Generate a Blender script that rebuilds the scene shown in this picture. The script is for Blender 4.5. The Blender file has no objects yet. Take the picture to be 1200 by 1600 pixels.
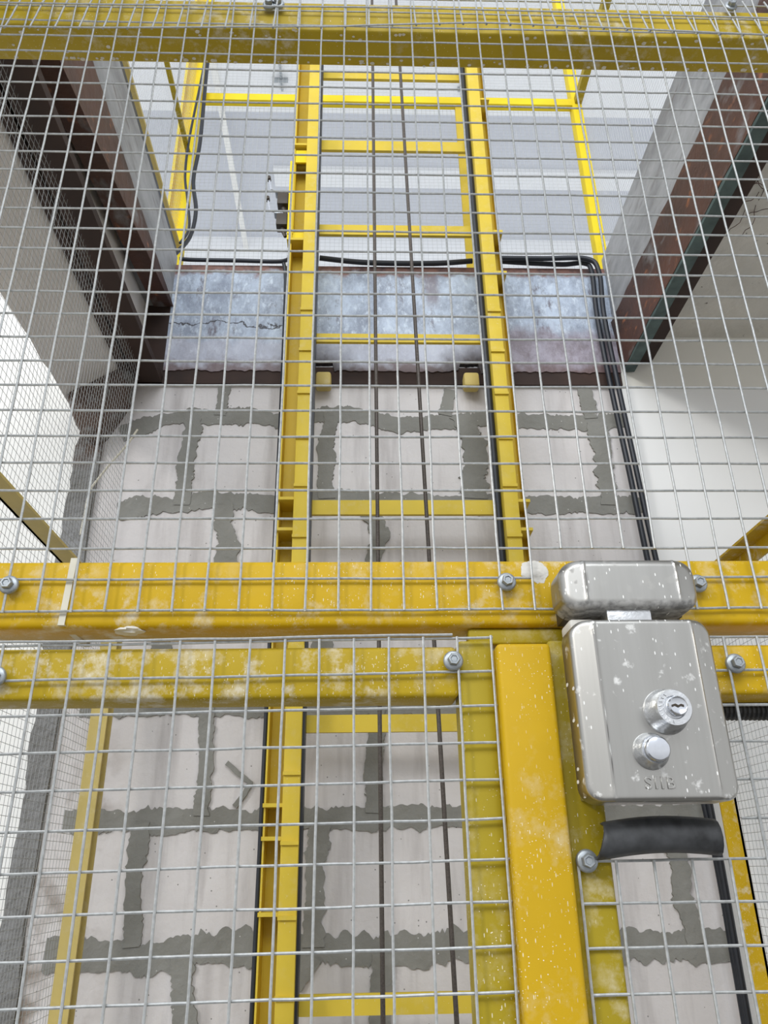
import bpy, math, random
from mathutils import Vector, Matrix, noise
random.seed(7)
C = bpy.context.scene
COL = C.collection

# ------------------------------------------------------------------ camera, world, lights, exposure
cam_d = bpy.data.cameras.new('camera'); cam = bpy.data.objects.new('camera', cam_d); COL.objects.link(cam)
cam_d.sensor_fit = 'VERTICAL'; cam_d.sensor_height = 32.0; cam_d.lens = 32.0 * 1222 / 1600
cam_d.clip_start = 0.02; cam_d.clip_end = 100
R = Matrix(((0.9994551934, 0.0006188577, -0.0329989919), (-0.0297450796, -0.4163648166, -0.9087109385), (-0.0143019820, 0.9091974244, -0.4161195703)))
R = R.to_4x4(); R.translation = Vector((0, 0, 1.5)); cam.matrix_world = R
C.camera = cam

w = bpy.data.worlds.new('overcast'); C.world = w; w.use_nodes = True
nt = w.node_tree; bg = nt.nodes['Background']
tc = nt.nodes.new('ShaderNodeTexCoord'); sp = nt.nodes.new('ShaderNodeSeparateXYZ')
nt.links.new(tc.outputs['Generated'], sp.inputs[0])
cr = nt.nodes.new('ShaderNodeValToRGB')
cr.color_ramp.elements[0].position = 0.0; cr.color_ramp.elements[0].color = (0.13, 0.13, 0.13, 1)
cr.color_ramp.elements[1].position = 1.0; cr.color_ramp.elements[1].color = (1.0, 1.06, 1.16, 1)
e = cr.color_ramp.elements.new(0.52); e.color = (0.85, 0.87, 0.90, 1)
mr = nt.nodes.new('ShaderNodeMapRange'); mr.inputs[1].default_value = -1; mr.inputs[2].default_value = 1
nt.links.new(sp.outputs[2], mr.inputs[0]); nt.links.new(mr.outputs[0], cr.inputs[0])
nt.links.new(cr.outputs[0], bg.inputs[0]); bg.inputs[1].default_value = 0.95

sun_d = bpy.data.lights.new('sun', 'SUN'); sun_d.energy = 0.7; sun_d.angle = math.radians(8); sun_d.color = (1, 0.98, 0.94)
sun = bpy.data.objects.new('sun', sun_d); COL.objects.link(sun); sun.location = (-3, -3, 4)
sun.rotation_euler = Vector((0.62, 0.62, -0.42)).to_track_quat('-Z', 'Y').to_euler()

fill_d = bpy.data.lights.new('upper_fill', 'AREA'); fill_d.shape = 'RECTANGLE'; fill_d.size = 3.2; fill_d.size_y = 1.8  # unseen fill light, added to brighten the shaft and upper ceiling
fill_d.energy = 95; fill_d.color = (0.90, 0.95, 1.0)
fill = bpy.data.objects.new('upper_fill', fill_d); COL.objects.link(fill); fill.location = (-.3, -2.4, 4.2)
fill.rotation_euler = Vector((0.08, 1.0, -0.05)).to_track_quat('-Z', 'Z').to_euler()

vs = C.view_settings; vs.view_transform = 'Standard'; vs.look = 'None'; vs.gamma = 1.0; vs.use_curve_mapping = False
vs.exposure = 0.16

# ------------------------------------------------------------------ materials
def new_mat(name):
    m = bpy.data.materials.new(name); m.use_nodes = True
    n = m.node_tree.nodes; l = m.node_tree.links
    return m, n, l, n['Principled BSDF']
def world_pos(n, l, scale=(1, 1, 1)):
    g = n.new('ShaderNodeNewGeometry'); mp = n.new('ShaderNodeMapping'); mp.inputs['Scale'].default_value = scale
    l.new(g.outputs['Position'], mp.inputs['Vector']); return mp.outputs[0]
def noise_fac(n, l, scale, lo, hi, detail=4, stretch=(1, 1, 1), rough=.55):
    t = n.new('ShaderNodeTexNoise'); t.inputs['Scale'].default_value = scale; t.inputs['Detail'].default_value = detail
    t.inputs['Roughness'].default_value = rough
    l.new(world_pos(n, l, stretch), t.inputs['Vector'])
    r = n.new('ShaderNodeMapRange'); r.inputs[1].default_value = lo; r.inputs[2].default_value = hi
    l.new(t.outputs['Fac'], r.inputs[0]); return r.outputs[0]
def mixc(n, l, fac, a, b):
    m = n.new('ShaderNodeMix'); m.data_type = 'RGBA'
    if isinstance(fac, (int, float)): m.inputs[0].default_value = fac
    else: l.new(fac, m.inputs[0])
    for k, v in ((6, a), (7, b)):
        if isinstance(v, tuple): m.inputs[k].default_value = v + (1,) if len(v) == 3 else v
        else: l.new(v, m.inputs[k])
    return m.outputs[2]
def mathn(n, l, op, a, b=None, c=None):
    m = n.new('ShaderNodeMath'); m.operation = op
    for k, v in enumerate((a, b, c)):
        if v is None: continue
        if isinstance(v, (int, float)): m.inputs[k].default_value = v
        else: l.new(v, m.inputs[k])
    return m.outputs[0]
def specks(n, l, scale, stretch, size, keep):
    v = n.new('ShaderNodeTexVoronoi'); v.inputs['Scale'].default_value = scale
    l.new(world_pos(n, l, stretch), v.inputs['Vector'])
    a = mathn(n, l, 'LESS_THAN', v.outputs['Distance'], size)
    s = n.new('ShaderNodeSeparateColor'); l.new(v.outputs['Color'], s.inputs[0])
    return mathn(n, l, 'MULTIPLY', a, mathn(n, l, 'LESS_THAN', s.outputs[0], keep))
def bump(n, l, b, h, strength, dist=.001):
    bp = n.new('ShaderNodeBump'); bp.inputs['Strength'].default_value = strength; bp.inputs['Distance'].default_value = dist
    l.new(h, bp.inputs['Height']); l.new(bp.outputs[0], b.inputs['Normal'])

def yellow(name, base=(0.70, 0.46, 0.020), dust=0.5, fleck=0.25, rough=.5):
    m, n, l, b = new_mat(name)
    c = mixc(n, l, noise_fac(n, l, 9, .35, .7), base, tuple(x * .84 for x in base))
    if dust:
        f = noise_fac(n, l, 55, .50, .70, 7, (1, 1, 1.0), .68)
        f2 = noise_fac(n, l, 9, .40, .60, 3)
        f = mathn(n, l, 'MULTIPLY', mathn(n, l, 'MULTIPLY', f, f2), dust)
        c = mixc(n, l, f, c, (0.70, 0.64, 0.50))
    if fleck:
        pm = noise_fac(n, l, 14, .42, .60, 3)
        c = mixc(n, l, mathn(n, l, 'MULTIPLY', specks(n, l, 1, (480, 480, 120), .16, fleck), mathn(n, l, 'MULTIPLY_ADD', pm, .6, .25)), c, (0.80, 0.74, 0.56))
        c = mixc(n, l, mathn(n, l, 'MULTIPLY', specks(n, l, 1, (420, 420, 500), .17, fleck), pm), c, (0.8, 0.74, 0.58))
    l.new(c, b.inputs['Base Color']); b.inputs['Roughness'].default_value = rough
    b.inputs['Specular IOR Level'].default_value = .22
    return m
M = {}
M['yel'] = yellow('yellow_paint_dusty', (0.61, 0.385, 0.008), .95, .4)
M['yel_gate'] = yellow('yellow_paint_gate', (0.51, 0.355, 0.016), 1, .45)
M['yel_stile'] = yellow('yellow_paint_olive', (0.38, 0.285, 0.012), .5, .45)
M['yel_post'] = yellow('yellow_paint_spattered', (0.56, 0.345, 0.005), .4, .6)
M['yel_mast'] = yellow('yellow_paint_mast', (0.72, 0.53, 0.055), .2, .05)
M['yel_bright'] = yellow('yellow_paint_clean', (0.86, 0.66, 0.02), 0, 0)
M['yel_pale'] = yellow('yellow_paint_pale', (0.60, 0.47, 0.16), .3, 0)
M['yel_top'] = yellow('yellow_paint_top', (0.50, 0.36, 0.024), .7, .1)

def simple(name, col, rough=.6, metal=0, var=.15, scale=20, bmp=0, stretch=(1, 1, 1)):
    m, n, l, b = new_mat(name)
    f = noise_fac(n, l, scale, .3, .7, 5, stretch)
    l.new(mixc(n, l, f, col, tuple(x * (1 - var) for x in col)), b.inputs['Base Color'])
    b.inputs['Roughness'].default_value = rough; b.inputs['Metallic'].default_value = metal
    if bmp: bump(n, l, b, f, bmp, .003)
    return m
M['wire'] = simple('galvanised_wire', (0.50, 0.51, 0.50), .42, .3, .3, 300)
M['wire_fine'] = simple('fine_wire', (0.42, 0.43, 0.43), .5, .3, .2, 200)
M['wire_fine_light'] = simple('fine_wire_light', (0.62, 0.63, 0.64), .5, .2, .2, 200)
M['bolt'] = simple('zinc_bolt', (0.42, 0.45, 0.47), .4, .6, .3, 250)
M['black'] = simple('black_cable', (0.018, 0.022, 0.032), .45, 0, .3, 60)
M['rubber'] = simple('black_rubber_dusty', (0.085, 0.088, 0.092), .5, 0, .9, 45)
M['rope'] = simple('steel_rope', (0.12, 0.10, 0.085), .5, .4, .5, 400, 0, (1, 1, 1))
M['plaster_w'] = simple('white_plaster', (0.90, 0.90, 0.885), .8, 0, .04, 4)
M['plaster_l'] = simple('white_plaster_lit', (0.93, 0.92, 0.88), .8, 0, .03, 4)  # lighter white: the left wall's stronger daylight put into the colour
M['plaster_c'] = simple('cream_plaster', (0.84, 0.82, 0.75), .85, 0, .06, 6)
M['ceil_g'] = simple('grey_ceiling_panel', (0.68, 0.70, 0.75), .3, 0, .05, 3)
M['ceil_w'] = simple('white_ceiling_board', (0.92, 0.93, 0.94), .5, 0, .05, 3)
M['tie'] = simple('nylon_tie', (0.66, 0.62, 0.50), .5, 0, .1, 60)
M['dark_plastic'] = simple('dark_plastic', (0.05, 0.035, 0.02), .5, 0, .2, 60)
M['chrome'] = simple('chrome', (0.72, 0.74, 0.78), .16, 1, .1, 150)
M['zinc'] = simple('cast_zinc', (0.74, 0.75, 0.76), .28, .9, .15, 220, .12)
M['brown_dark'] = simple('dark_primer_steel', (0.045, 0.021, 0.014), .75, 0, .5, 14, 0, (1, .3, 1))
M['teal'] = simple('teal_primer', (0.10, 0.15, 0.145), .7, 0, .5, 25)
M['floor'] = simple('concrete_floor', (0.20, 0.19, 0.18), .8, 0, .3, 5)

def soffit():
    m, n, l, b = new_mat('rough_soffit')
    c = mixc(n, l, noise_fac(n, l, 8, .35, .7), (0.74, 0.71, 0.65), (0.62, 0.60, 0.55))
    c = mixc(n, l, noise_fac(n, l, 60, .68, .74, 5), c, (0.10, 0.08, 0.06))
    l.new(c, b.inputs['Base Color']); b.inputs['Roughness'].default_value = .9
    bump(n, l, b, noise_fac(n, l, 40, .3, .7), .5, .003); return m
M['soffit'] = soffit()
def soffit_l():
    m, n, l, b = new_mat('grey_rendered_beam')
    c = mixc(n, l, noise_fac(n, l, 9, .35, .7), (0.74, 0.71, 0.69), (0.64, 0.61, 0.59))
    c = mixc(n, l, noise_fac(n, l, 55, .70, .75, 5), c, (0.75, 0.75, 0.73))
    l.new(c, b.inputs['Base Color']); b.inputs['Roughness'].default_value = .9
    bump(n, l, b, noise_fac(n, l, 30, .3, .7), .4, .003); return m
M['soffit_l'] = soffit_l()
def rust():
    m, n, l, b = new_mat('rusty_steel')
    c = mixc(n, l, noise_fac(n, l, 10, .3, .7, 6, (1, .35, 1)), (0.14, 0.06, 0.04), (0.05, 0.032, 0.028))
    c = mixc(n, l, noise_fac(n, l, 45, .62, .72, 6, (1, .4, 1)), c, (0.34, 0.13, 0.06))
    c = mixc(n, l, noise_fac(n, l, 14, .60, .72, 5, (1, .4, 1)), c, (0.27, 0.27, 0.28))
    l.new(c, b.inputs['Base Color']); b.inputs['Roughness'].default_value = .6
    bump(n, l, b, noise_fac(n, l, 50, .3, .7), .5, .002); return m
M['rust'] = rust()
def greybeam():
    m, n, l, b = new_mat('grey_coated_steel')
    c = mixc(n, l, noise_fac(n, l, 14, .38, .62, 8, (1, .35, 1), .7), (0.42, 0.43, 0.45), (0.24, 0.245, 0.26))
    c = mixc(n, l, noise_fac(n, l, 60, .58, .72, 6, (1, .15, 1)), c, (0.20, 0.19, 0.19))
    l.new(c, b.inputs['Base Color']); b.inputs['Roughness'].default_value = .55
    return m
M['greybeam'] = greybeam()
def rearbeam():
    m, n, l, b = new_mat('blue_grey_beam_face')
    g = n.new('ShaderNodeNewGeometry'); s = n.new('ShaderNodeSeparateXYZ'); l.new(g.outputs['Position'], s.inputs[0])
    x, z = s.outputs[0], s.outputs[2]
    wob = mathn(n, l, 'MULTIPLY', noise_fac(n, l, 28, 0, 1, 6), .07)
    zz = mathn(n, l, 'ADD', z, mathn(n, l, 'SUBTRACT', wob, .035))
    def ramp(v, a, bb):
        r = n.new('ShaderNodeMapRange'); r.inputs[1].default_value = a; r.inputs[2].default_value = bb; l.new(v, r.inputs[0]); return r.outputs[0]
    c = mixc(n, l, noise_fac(n, l, 16, .40, .60, 8, (1, 1, .6), .75), (0.50, 0.58, 0.70), (0.27, 0.31, 0.39))
    c = mixc(n, l, noise_fac(n, l, 60, .52, .66, 8, (1, 1, .5), .75), c, (0.62, 0.70, 0.80))
    c = mixc(n, l, noise_fac(n, l, 30, .57, .68, 8, (1, 1, .35), .75), c, (0.15, 0.14, 0.17))
    # lower zone: paler lilac, right third stained purple brown
    c = mixc(n, l, mathn(n, l, 'MULTIPLY', ramp(zz, 2.63, 2.61), .55), c, (0.50, 0.49, 0.56))
    right = mathn(n, l, 'MULTIPLY', ramp(x, .30, .34), ramp(zz, 2.665, 2.635))
    c = mixc(n, l, mathn(n, l, 'MULTIPLY', right, .75), c, mixc(n, l, noise_fac(n, l, 22, .40, .60, 8, (1, 1, .7), .75), (0.15, 0.10, 0.11), (0.36, 0.31, 0.37)))
    vr = mathn(n, l, 'SUBTRACT', x, .188)
    vr = mathn(n, l, 'ABSOLUTE', mathn(n, l, 'ADD', vr, mathn(n, l, 'MULTIPLY', wob, .3)))
    c = mixc(n, l, mathn(n, l, 'MULTIPLY', mathn(n, l, 'MULTIPLY', ramp(vr, .022, .008), ramp(zz, 2.70, 2.74)), .6), c, (0.17, 0.12, 0.13))
    # crack in the coating
    ck = mathn(n, l, 'ABSOLUTE', mathn(n, l, 'SUBTRACT', zz, 2.662))
    c = mixc(n, l, mathn(n, l, 'MULTIPLY', ramp(ck, .0030, .0012), ramp(x, -.08, -.11)), c, (0.05, 0.05, 0.06))
    # rust along top and bottom
    rc = mixc(n, l, noise_fac(n, l, 40, .4, .65), (0.26, 0.13, 0.10), (0.10, 0.055, 0.055))
    c = mixc(n, l, ramp(zz, 2.806, 2.822), c, rc)
    c = mixc(n, l, mathn(n, l, 'MULTIPLY', ramp(zz, 2.565, 2.54), .85), c, (0.13, 0.075, 0.07))
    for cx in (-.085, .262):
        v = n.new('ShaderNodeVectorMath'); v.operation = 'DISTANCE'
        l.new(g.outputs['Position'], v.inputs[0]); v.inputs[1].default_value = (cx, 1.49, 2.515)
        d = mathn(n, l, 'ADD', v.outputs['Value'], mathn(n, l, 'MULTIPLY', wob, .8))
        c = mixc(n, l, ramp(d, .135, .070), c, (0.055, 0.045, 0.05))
    l.new(c, b.inputs['Base Color']); b.inputs['Roughness'].default_value = .5
    bump(n, l, b, noise_fac(n, l, 60, .3, .7, 6), .4, .002); return m
M['rearbeam'] = rearbeam()
def block():
    m, n, l, b = new_mat('aerated_block')
    c = mixc(n, l, noise_fac(n, l, 7, .3, .7, 5), (0.72, 0.69, 0.68), (0.62, 0.59, 0.58))
    c = mixc(n, l, noise_fac(n, l, 25, .5, .75, 5, (1, 1, .12)), c, (0.46, 0.43, 0.42))
    g = n.new('ShaderNodeNewGeometry'); s = n.new('ShaderNodeSeparateXYZ'); l.new(g.outputs['Position'], s.inputs[0])
    rr = n.new('ShaderNodeMapRange'); rr.inputs[1].default_value = -.41; rr.inputs[2].default_value = -.46; l.new(s.outputs[0], rr.inputs[0])
    rz = n.new('ShaderNodeMapRange'); rz.inputs[1].default_value = 1.75; rz.inputs[2].default_value = 1.65; l.new(s.outputs[2], rz.inputs[0]); low = mathn(n, l, 'MULTIPLY', rr.outputs[0], rz.outputs[0])
    c = mixc(n, l, mathn(n, l, 'MULTIPLY', low, noise_fac(n, l, 11, .5, .68, 6)), c, (0.22, 0.17, 0.13))
    c = mixc(n, l, specks(n, l, 1, (70, 70, 70), .09, .35), c, (0.25, 0.24, 0.23))
    l.new(c, b.inputs['Base Color']); b.inputs['Roughness'].default_value = .95
    bump(n, l, b, noise_fac(n, l, 80, .3, .7), .25, .002); return m
M['block'] = block()
def mortar(name, a, c2):
    m, n, l, b = new_mat(name)
    c = mixc(n, l, noise_fac(n, l, 10, .3, .7, 5), a, c2)
    c = mixc(n, l, specks(n, l, 1, (90, 90, 90), .10, .2), c, (0.5, 0.5, 0.48))
    l.new(c, b.inputs['Base Color']); b.inputs['Roughness'].default_value = .9
    bump(n, l, b, noise_fac(n, l, 60, .3, .7), .4, .003); return m
M['mortar'] = mortar('grey_mortar', (0.28, 0.277, 0.255), (0.20, 0.195, 0.172))
def strip():
    m, n, l, b = new_mat('rough_grey_render')
    g = n.new('ShaderNodeNewGeometry'); s = n.new('ShaderNodeSeparateXYZ'); l.new(g.outputs['Position'], s.inputs[0])
    c = mixc(n, l, noise_fac(n, l, 14, .35, .65, 6, (1, 1, .4)), (0.26, 0.26, 0.26), (0.16, 0.155, 0.145))
    z = mathn(n, l, 'ADD', s.outputs[2], noise_fac(n, l, 30, 0, 8))
    r = n.new('ShaderNodeMapRange'); r.inputs[1].default_value = 2.34; r.inputs[2].default_value = 2.40; l.new(z, r.inputs[0])
    c = mixc(n, l, mathn(n, l, 'MULTIPLY', r.outputs[0], noise_fac(n, l, 35, .35, .5)), c, (0.10, 0.065, 0.05))
    l.new(c, b.inputs['Base Color']); b.inputs['Roughness'].default_value = .95
    bump(n, l, b, noise_fac(n, l, 45, .3, .7), .8, .006); return m
M['strip'] = strip()
def steel(name, dust_z=None):
    m, n, l, b = new_mat(name)
    c = mixc(n, l, noise_fac(n, l, 120, .3, .7, 4, (1, 1, .04)), (0.43, 0.42, 0.395), (0.385, 0.375, 0.35))
    d = specks(n, l, 1, (430, 60, 150), .19, .26)
    d = mathn(n, l, 'MAXIMUM', d, mathn(n, l, 'MULTIPLY', noise_fac(n, l, 90, .62, .70, 6), .8))
    if dust_z is not None:
        g = n.new('ShaderNodeNewGeometry'); s = n.new('ShaderNodeSeparateXYZ'); l.new(g.outputs['Position'], s.inputs[0])
        z = mathn(n, l, 'ADD', s.outputs[2], mathn(n, l, 'MULTIPLY', noise_fac(n, l, 60, 0, 1, 4), .012))
        r = n.new('ShaderNodeMapRange'); r.inputs[1].default_value = dust_z + .002; r.inputs[2].default_value = dust_z; l.new(z, r.inputs[0])
        c = mixc(n, l, r.outputs[0], c, mixc(n, l, noise_fac(n, l, 150, .4, .6, 5), (0.42, 0.41, 0.39), (0.20, 0.195, 0.185)))
        d = mathn(n, l, 'MAXIMUM', d, r.outputs[0])
        c = mixc(n, l, specks(n, l, 1, (430, 60, 150), .19, .26), c, (0.85, 0.84, 0.80))
    else:
        c = mixc(n, l, d, c, (0.80, 0.79, 0.76))
    l.new(c, b.inputs['Base Color'])
    l.new(mathn(n, l, 'SUBTRACT', .92, mathn(n, l, 'MULTIPLY', d, .9)), b.inputs['Metallic'])
    l.new(mathn(n, l, 'ADD', .30, mathn(n, l, 'MULTIPLY', d, .5)), b.inputs['Roughness'])
    return m
M['steel'] = steel('brushed_steel')
M['steel_k'] = steel('brushed_steel_keeper', 1.6765)

# ------------------------------------------------------------------ mesh builder
class MB:
    def __init__(s): s.v = []; s.f = []
    def add(s, vs, fs):
        o = len(s.v); s.v += [tuple(p) for p in vs]; s.f += [tuple(i + o for i in q) for q in fs]; return s
    def box(s, x0, x1, y0, y1, z0, z1):
        vs = [(x, y, z) for z in (z0, z1) for y in (y0, y1) for x in (x0, x1)]
        return s.add(vs, [(0, 2, 3, 1), (4, 5, 7, 6), (0, 1, 5, 4), (2, 6, 7, 3), (0, 4, 6, 2), (1, 3, 7, 5)])
    def tube(s, pts, r, n=6, caps=True):
        pts = [Vector(p) for p in pts]; vs = []; fs = []; prev = None
        for i, p in enumerate(pts):
            d = (pts[min(i + 1, len(pts) - 1)] - pts[max(i - 1, 0)]).normalized()
            if prev is None:
                up = Vector((0, 1, 0)) if abs(d.y) < .9 else Vector((1, 0, 0))
            else: up = prev
            a = (up - d * up.dot(d)).normalized(); b = d.cross(a); prev = a
            rr = r[i] if isinstance(r, (list, tuple)) else r
            for k in range(n):
                t = 2 * math.pi * k / n; vs.append(p + (a * math.cos(t) + b * math.sin(t)) * rr)
        for i in range(len(pts) - 1):
            for k in range(n):
                fs.append((i * n + k, i * n + (k + 1) % n, (i + 1) * n + (k + 1) % n, (i + 1) * n + k))
        if caps:
            fs.append(tuple(range(n))[::-1]); fs.append(tuple((len(pts) - 1) * n + k for k in range(n)))
        return s.add(vs, fs)
    def prism_y(s, prof, y0, y1):          # prof: (x,z) polygon extruded in Y
        n = len(prof); vs = [(x, y0, z) for x, z in prof] + [(x, y1, z) for x, z in prof]
        fs = [tuple(range(n)), tuple(range(n, 2 * n))[::-1]] + [(i, i + n, (i + 1) % n + n, (i + 1) % n) for i in range(n)]
        return s.add(vs, fs)
    def prism_x(s, prof, x0, x1):          # prof: (y,z)
        n = len(prof); vs = [(x0, y, z) for y, z in prof] + [(x1, y, z) for y, z in prof]
        fs = [tuple(range(n)), tuple(range(n, 2 * n))[::-1]] + [(i, i + n, (i + 1) % n + n, (i + 1) % n) for i in range(n)]
        return s.add(vs, fs)
    def prism_z(s, prof, z0, z1):          # prof: (x,y)
        n = len(prof); vs = [(x, y, z0) for x, y in prof] + [(x, y, z1) for x, y in prof]
        fs = [tuple(range(n))[::-1], tuple(range(n, 2 * n))] + [(i, (i + 1) % n, (i + 1) % n + n, i + n) for i in range(n)]
        return s.add(vs, fs)
    def lathe_y(s, cx, cz, prof, n=40, rot=0, closed=True):  # prof: (r, y) from back to front
        vs = []; fs = []
        for r, y in prof:
            for k in range(n):
                t = rot + 2 * math.pi * k / n; vs.append((cx + r * math.cos(t), y, cz + r * math.sin(t)))
        for i in range(len(prof) - 1):
            for k in range(n): fs.append((i * n + k, i * n + (k + 1) % n, (i + 1) * n + (k + 1) % n, (i + 1) * n + k))
        if closed: fs.append(tuple((len(prof) - 1) * n + k for k in range(n))); fs.append(tuple(range(n))[::-1])
        return s.add(vs, fs)
    def build(s, name, mat, parent=None, smooth=False, bevel=0, segs=2):
        import bmesh
        xs = [p[0] for p in s.v]; ys = [p[1] for p in s.v]; zs = [p[2] for p in s.v]
        o = Vector(((min(xs) + max(xs)) / 2, (min(ys) + max(ys)) / 2, min(zs)))
        me = bpy.data.meshes.new(name); me.from_pydata([Vector(p) - o for p in s.v], [], s.f)
        bm = bmesh.new(); bm.from_mesh(me); bmesh.ops.recalc_face_normals(bm, faces=bm.faces)
        if bevel:
            bmesh.ops.bevel(bm, geom=[e for e in bm.edges if len(e.link_faces) == 2 and e.calc_face_angle(0) > .5], offset=bevel, segments=segs, affect='EDGES', profile=.5)
        bm.to_mesh(me); bm.free()
        if smooth or bevel:
            for p in me.polygons: p.use_smooth = True
            if hasattr(me, 'set_sharp_from_angle'): me.set_sharp_from_angle(angle=math.radians(50 if smooth else 40))
        me.materials.append(M[mat] if isinstance(mat, str) else mat)
        ob = bpy.data.objects.new(name, me); COL.objects.link(ob)
        if parent is not None:
            ob.parent = parent; pl = Vector(parent.get('_w', (0, 0, 0))); ob.location = o - pl
        else: ob.location = o
        ob['_w'] = tuple(o); return ob
def tag(o, label, cat, group=None, kind=None):
    o['label'] = label; o['category'] = cat
    if group: o['group'] = group
    if kind: o['kind'] = kind
    return o
def thing(name, loc, label, cat, group=None):
    o = bpy.data.objects.new(name, None); COL.objects.link(o); o.location = loc; o.empty_display_size = .05
    o['_w'] = tuple(loc); return tag(o, label, cat, group)
def struct(o): o['kind'] = 'structure'; return o

# ------------------------------------------------------------------ setting
struct(MB().box(-3, 3, -3, 1.66, -.1, 0).build('floor', 'floor'))
wb = struct(MB().box(-.56, .66, 1.5, 1.64, 0, 2.5).build('wall_back', 'block'))
struct(MB().box(-3, -.60, 1.51, 1.64, 0, 3.2).build('wall_left', 'plaster_l'))
wr = struct(MB().prism_y([(.600, 2.497), (.603, 2.28), (.618, 1.90), (.640, 1.45), (.645, 0), (3, 0), (3, 2.497)], 1.4955, 1.64).build('wall_right', 'plaster_w'))
struct(MB().box(.606, 3, 1.495, 1.64, 2.5, 2.64).build('trim_1', 'plaster_c'))
# rough rendered strip between the block wall and the white plaster
mb = MB(); L = []; Rr = []; zs = [i * .02 for i in range(0, 126)]
for z in zs:
    k = 0 if z > 1.9 else .012
    L.append((-.612 + k + .008 * noise.noise((0, 3, z * 9)) + .004 * noise.noise((1, 3, z * 40)), z)); Rr.append((-.552 + .010 * noise.noise((5, 3, z * 8)), z))
vsx = []
for (a, z), (b, _) in zip(L, Rr): vsx += [(a, 1.51, z), (a + .004, 1.492, z), (b - .003, 1.490, z), (b, 1.51, z)]
fs = []
for i in range(len(zs) - 1):
    for k in range(3): fs.append((i * 4 + k, i * 4 + k + 1, (i + 1) * 4 + k + 1, (i + 1) * 4 + k))
struct(mb.add(vsx, fs).build('trim_2', 'strip'))
# mortar joints, smeared and ragged
J = {
 'hA': [(-.516, 2.372), (-.437, 2.408), (-.368, 2.421), (-.297, 2.418), (-.227, 2.422), (-.163, 2.406), (-.099, 2.422), (-.042, 2.431), (.029, 2.415), (.086, 2.398), (.201, 2.407), (.287, 2.416), (.366, 2.411), (.446, 2.408), (.532, 2.405), (.603, 2.417)],
 'hB': [(-.50, 2.187), (-.462, 2.198), (-.31, 2.212), (-.162, 2.206), (-.081, 2.22), (.109, 2.209), (.3, 2.205), (.369, 2.202), (.465, 2.202), (.628, 2.202)],
 'hC': [(-.52, 1.99), (-.2, 1.995), (.2, 1.99), (.628, 1.99)],
 'hD': [(-.52, 1.785), (-.193, 1.785), (-.072, 1.781), (.189, 1.781), (.628, 1.782)],
 'hE': [(-.52, 1.586), (-.165, 1.585), (0, 1.585), (.201, 1.586), (.628, 1.581)],
 'hF': [(-.52, 1.381), (-.34, 1.374), (-.246, 1.387), (-.155, 1.382), (.194, 1.377), (.45, 1.377), (.628, 1.374)],
 'hG': [(-.52, 1.17), (.628, 1.17)], 'hH': [(-.52, .97), (.628, .97)], 'hI': [(-.52, .76), (.628, .76)], 'hJ': [(-.52, .55), (.628, .55)],
 'v1': [(-.300, 2.498), (-.305, 2.422)], 'v2': [(.210, 2.492), (.194, 2.424)], 'v3': [(.517, 2.497), (.524, 2.417)],
 'w1': [(-.363, 2.413), (-.368, 2.309), (-.369, 2.202)], 'w2': [(-.059, 2.431), (-.072, 2.341), (-.065, 2.217)],
 'w3': [(.227, 2.424), (.257, 2.342), (.249, 2.217)], 'w4': [(.533, 2.408), (.539, 2.342), (.534, 2.202)],
 'x1': [(-.282, 2.202), (-.275, 2.143), (-.266, 2.115), (-.284, 1.99)], 'x2': [(.021, 2.187), (.047, 2.128), (.030, 2.071), (.02, 1.99)],
 'u1': [(-.38, 1.99), (-.385, 1.785)], 'u2': [(-.07, 1.99), (-.07, 1.785)], 'u3': [(.25, 1.99), (.25, 1.785)],
 'y1': [(-.283, 1.783), (-.278, 1.674), (-.279, 1.592)], 'y2': [(.036, 1.78), (.029, 1.67), (.026, 1.593)], 'y3': [(.33, 1.78), (.33, 1.59)],
 'z1': [(-.383, 1.583), (-.386, 1.516), (-.377, 1.389)], 'z2': [(-.068, 1.584), (-.076, 1.511), (-.075, 1.384)],
 'q1': [(-.296, 1.378), (-.279, 1.279), (-.28, 1.17)], 'q2': [(.04, 1.373), (.036, 1.273), (.036, 1.17)], 'q3': [(-.072, 1.37), (-.104, 1.325)],
 'r1': [(.560, 1.584), (.563, 1.544), (.566, 1.492), (.562, 1.451), (.572, 1.378)], 's1': [(-.240, 1.682), (-.222, 1.668), (-.195, 1.648), (-.204, 1.628), (-.222, 1.607)],
}
WID = {'hA': .019, 'hB': .020, 'w3': .025, 'w4': .020, 'w1': .017, 'w2': .017, 'z2': .017, 'z1': .015, 'y1': .013, 'y2': .016, 'hF': .024, 'hE': .019, 'hD': .018,
       'q3': .012, 's1': .0045, 's2': .007, 'r1': .017, 'x1': .019, 'x2': .018, 'v1': .013, 'v2': .015, 'v3': .015}
mb = MB()
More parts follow.
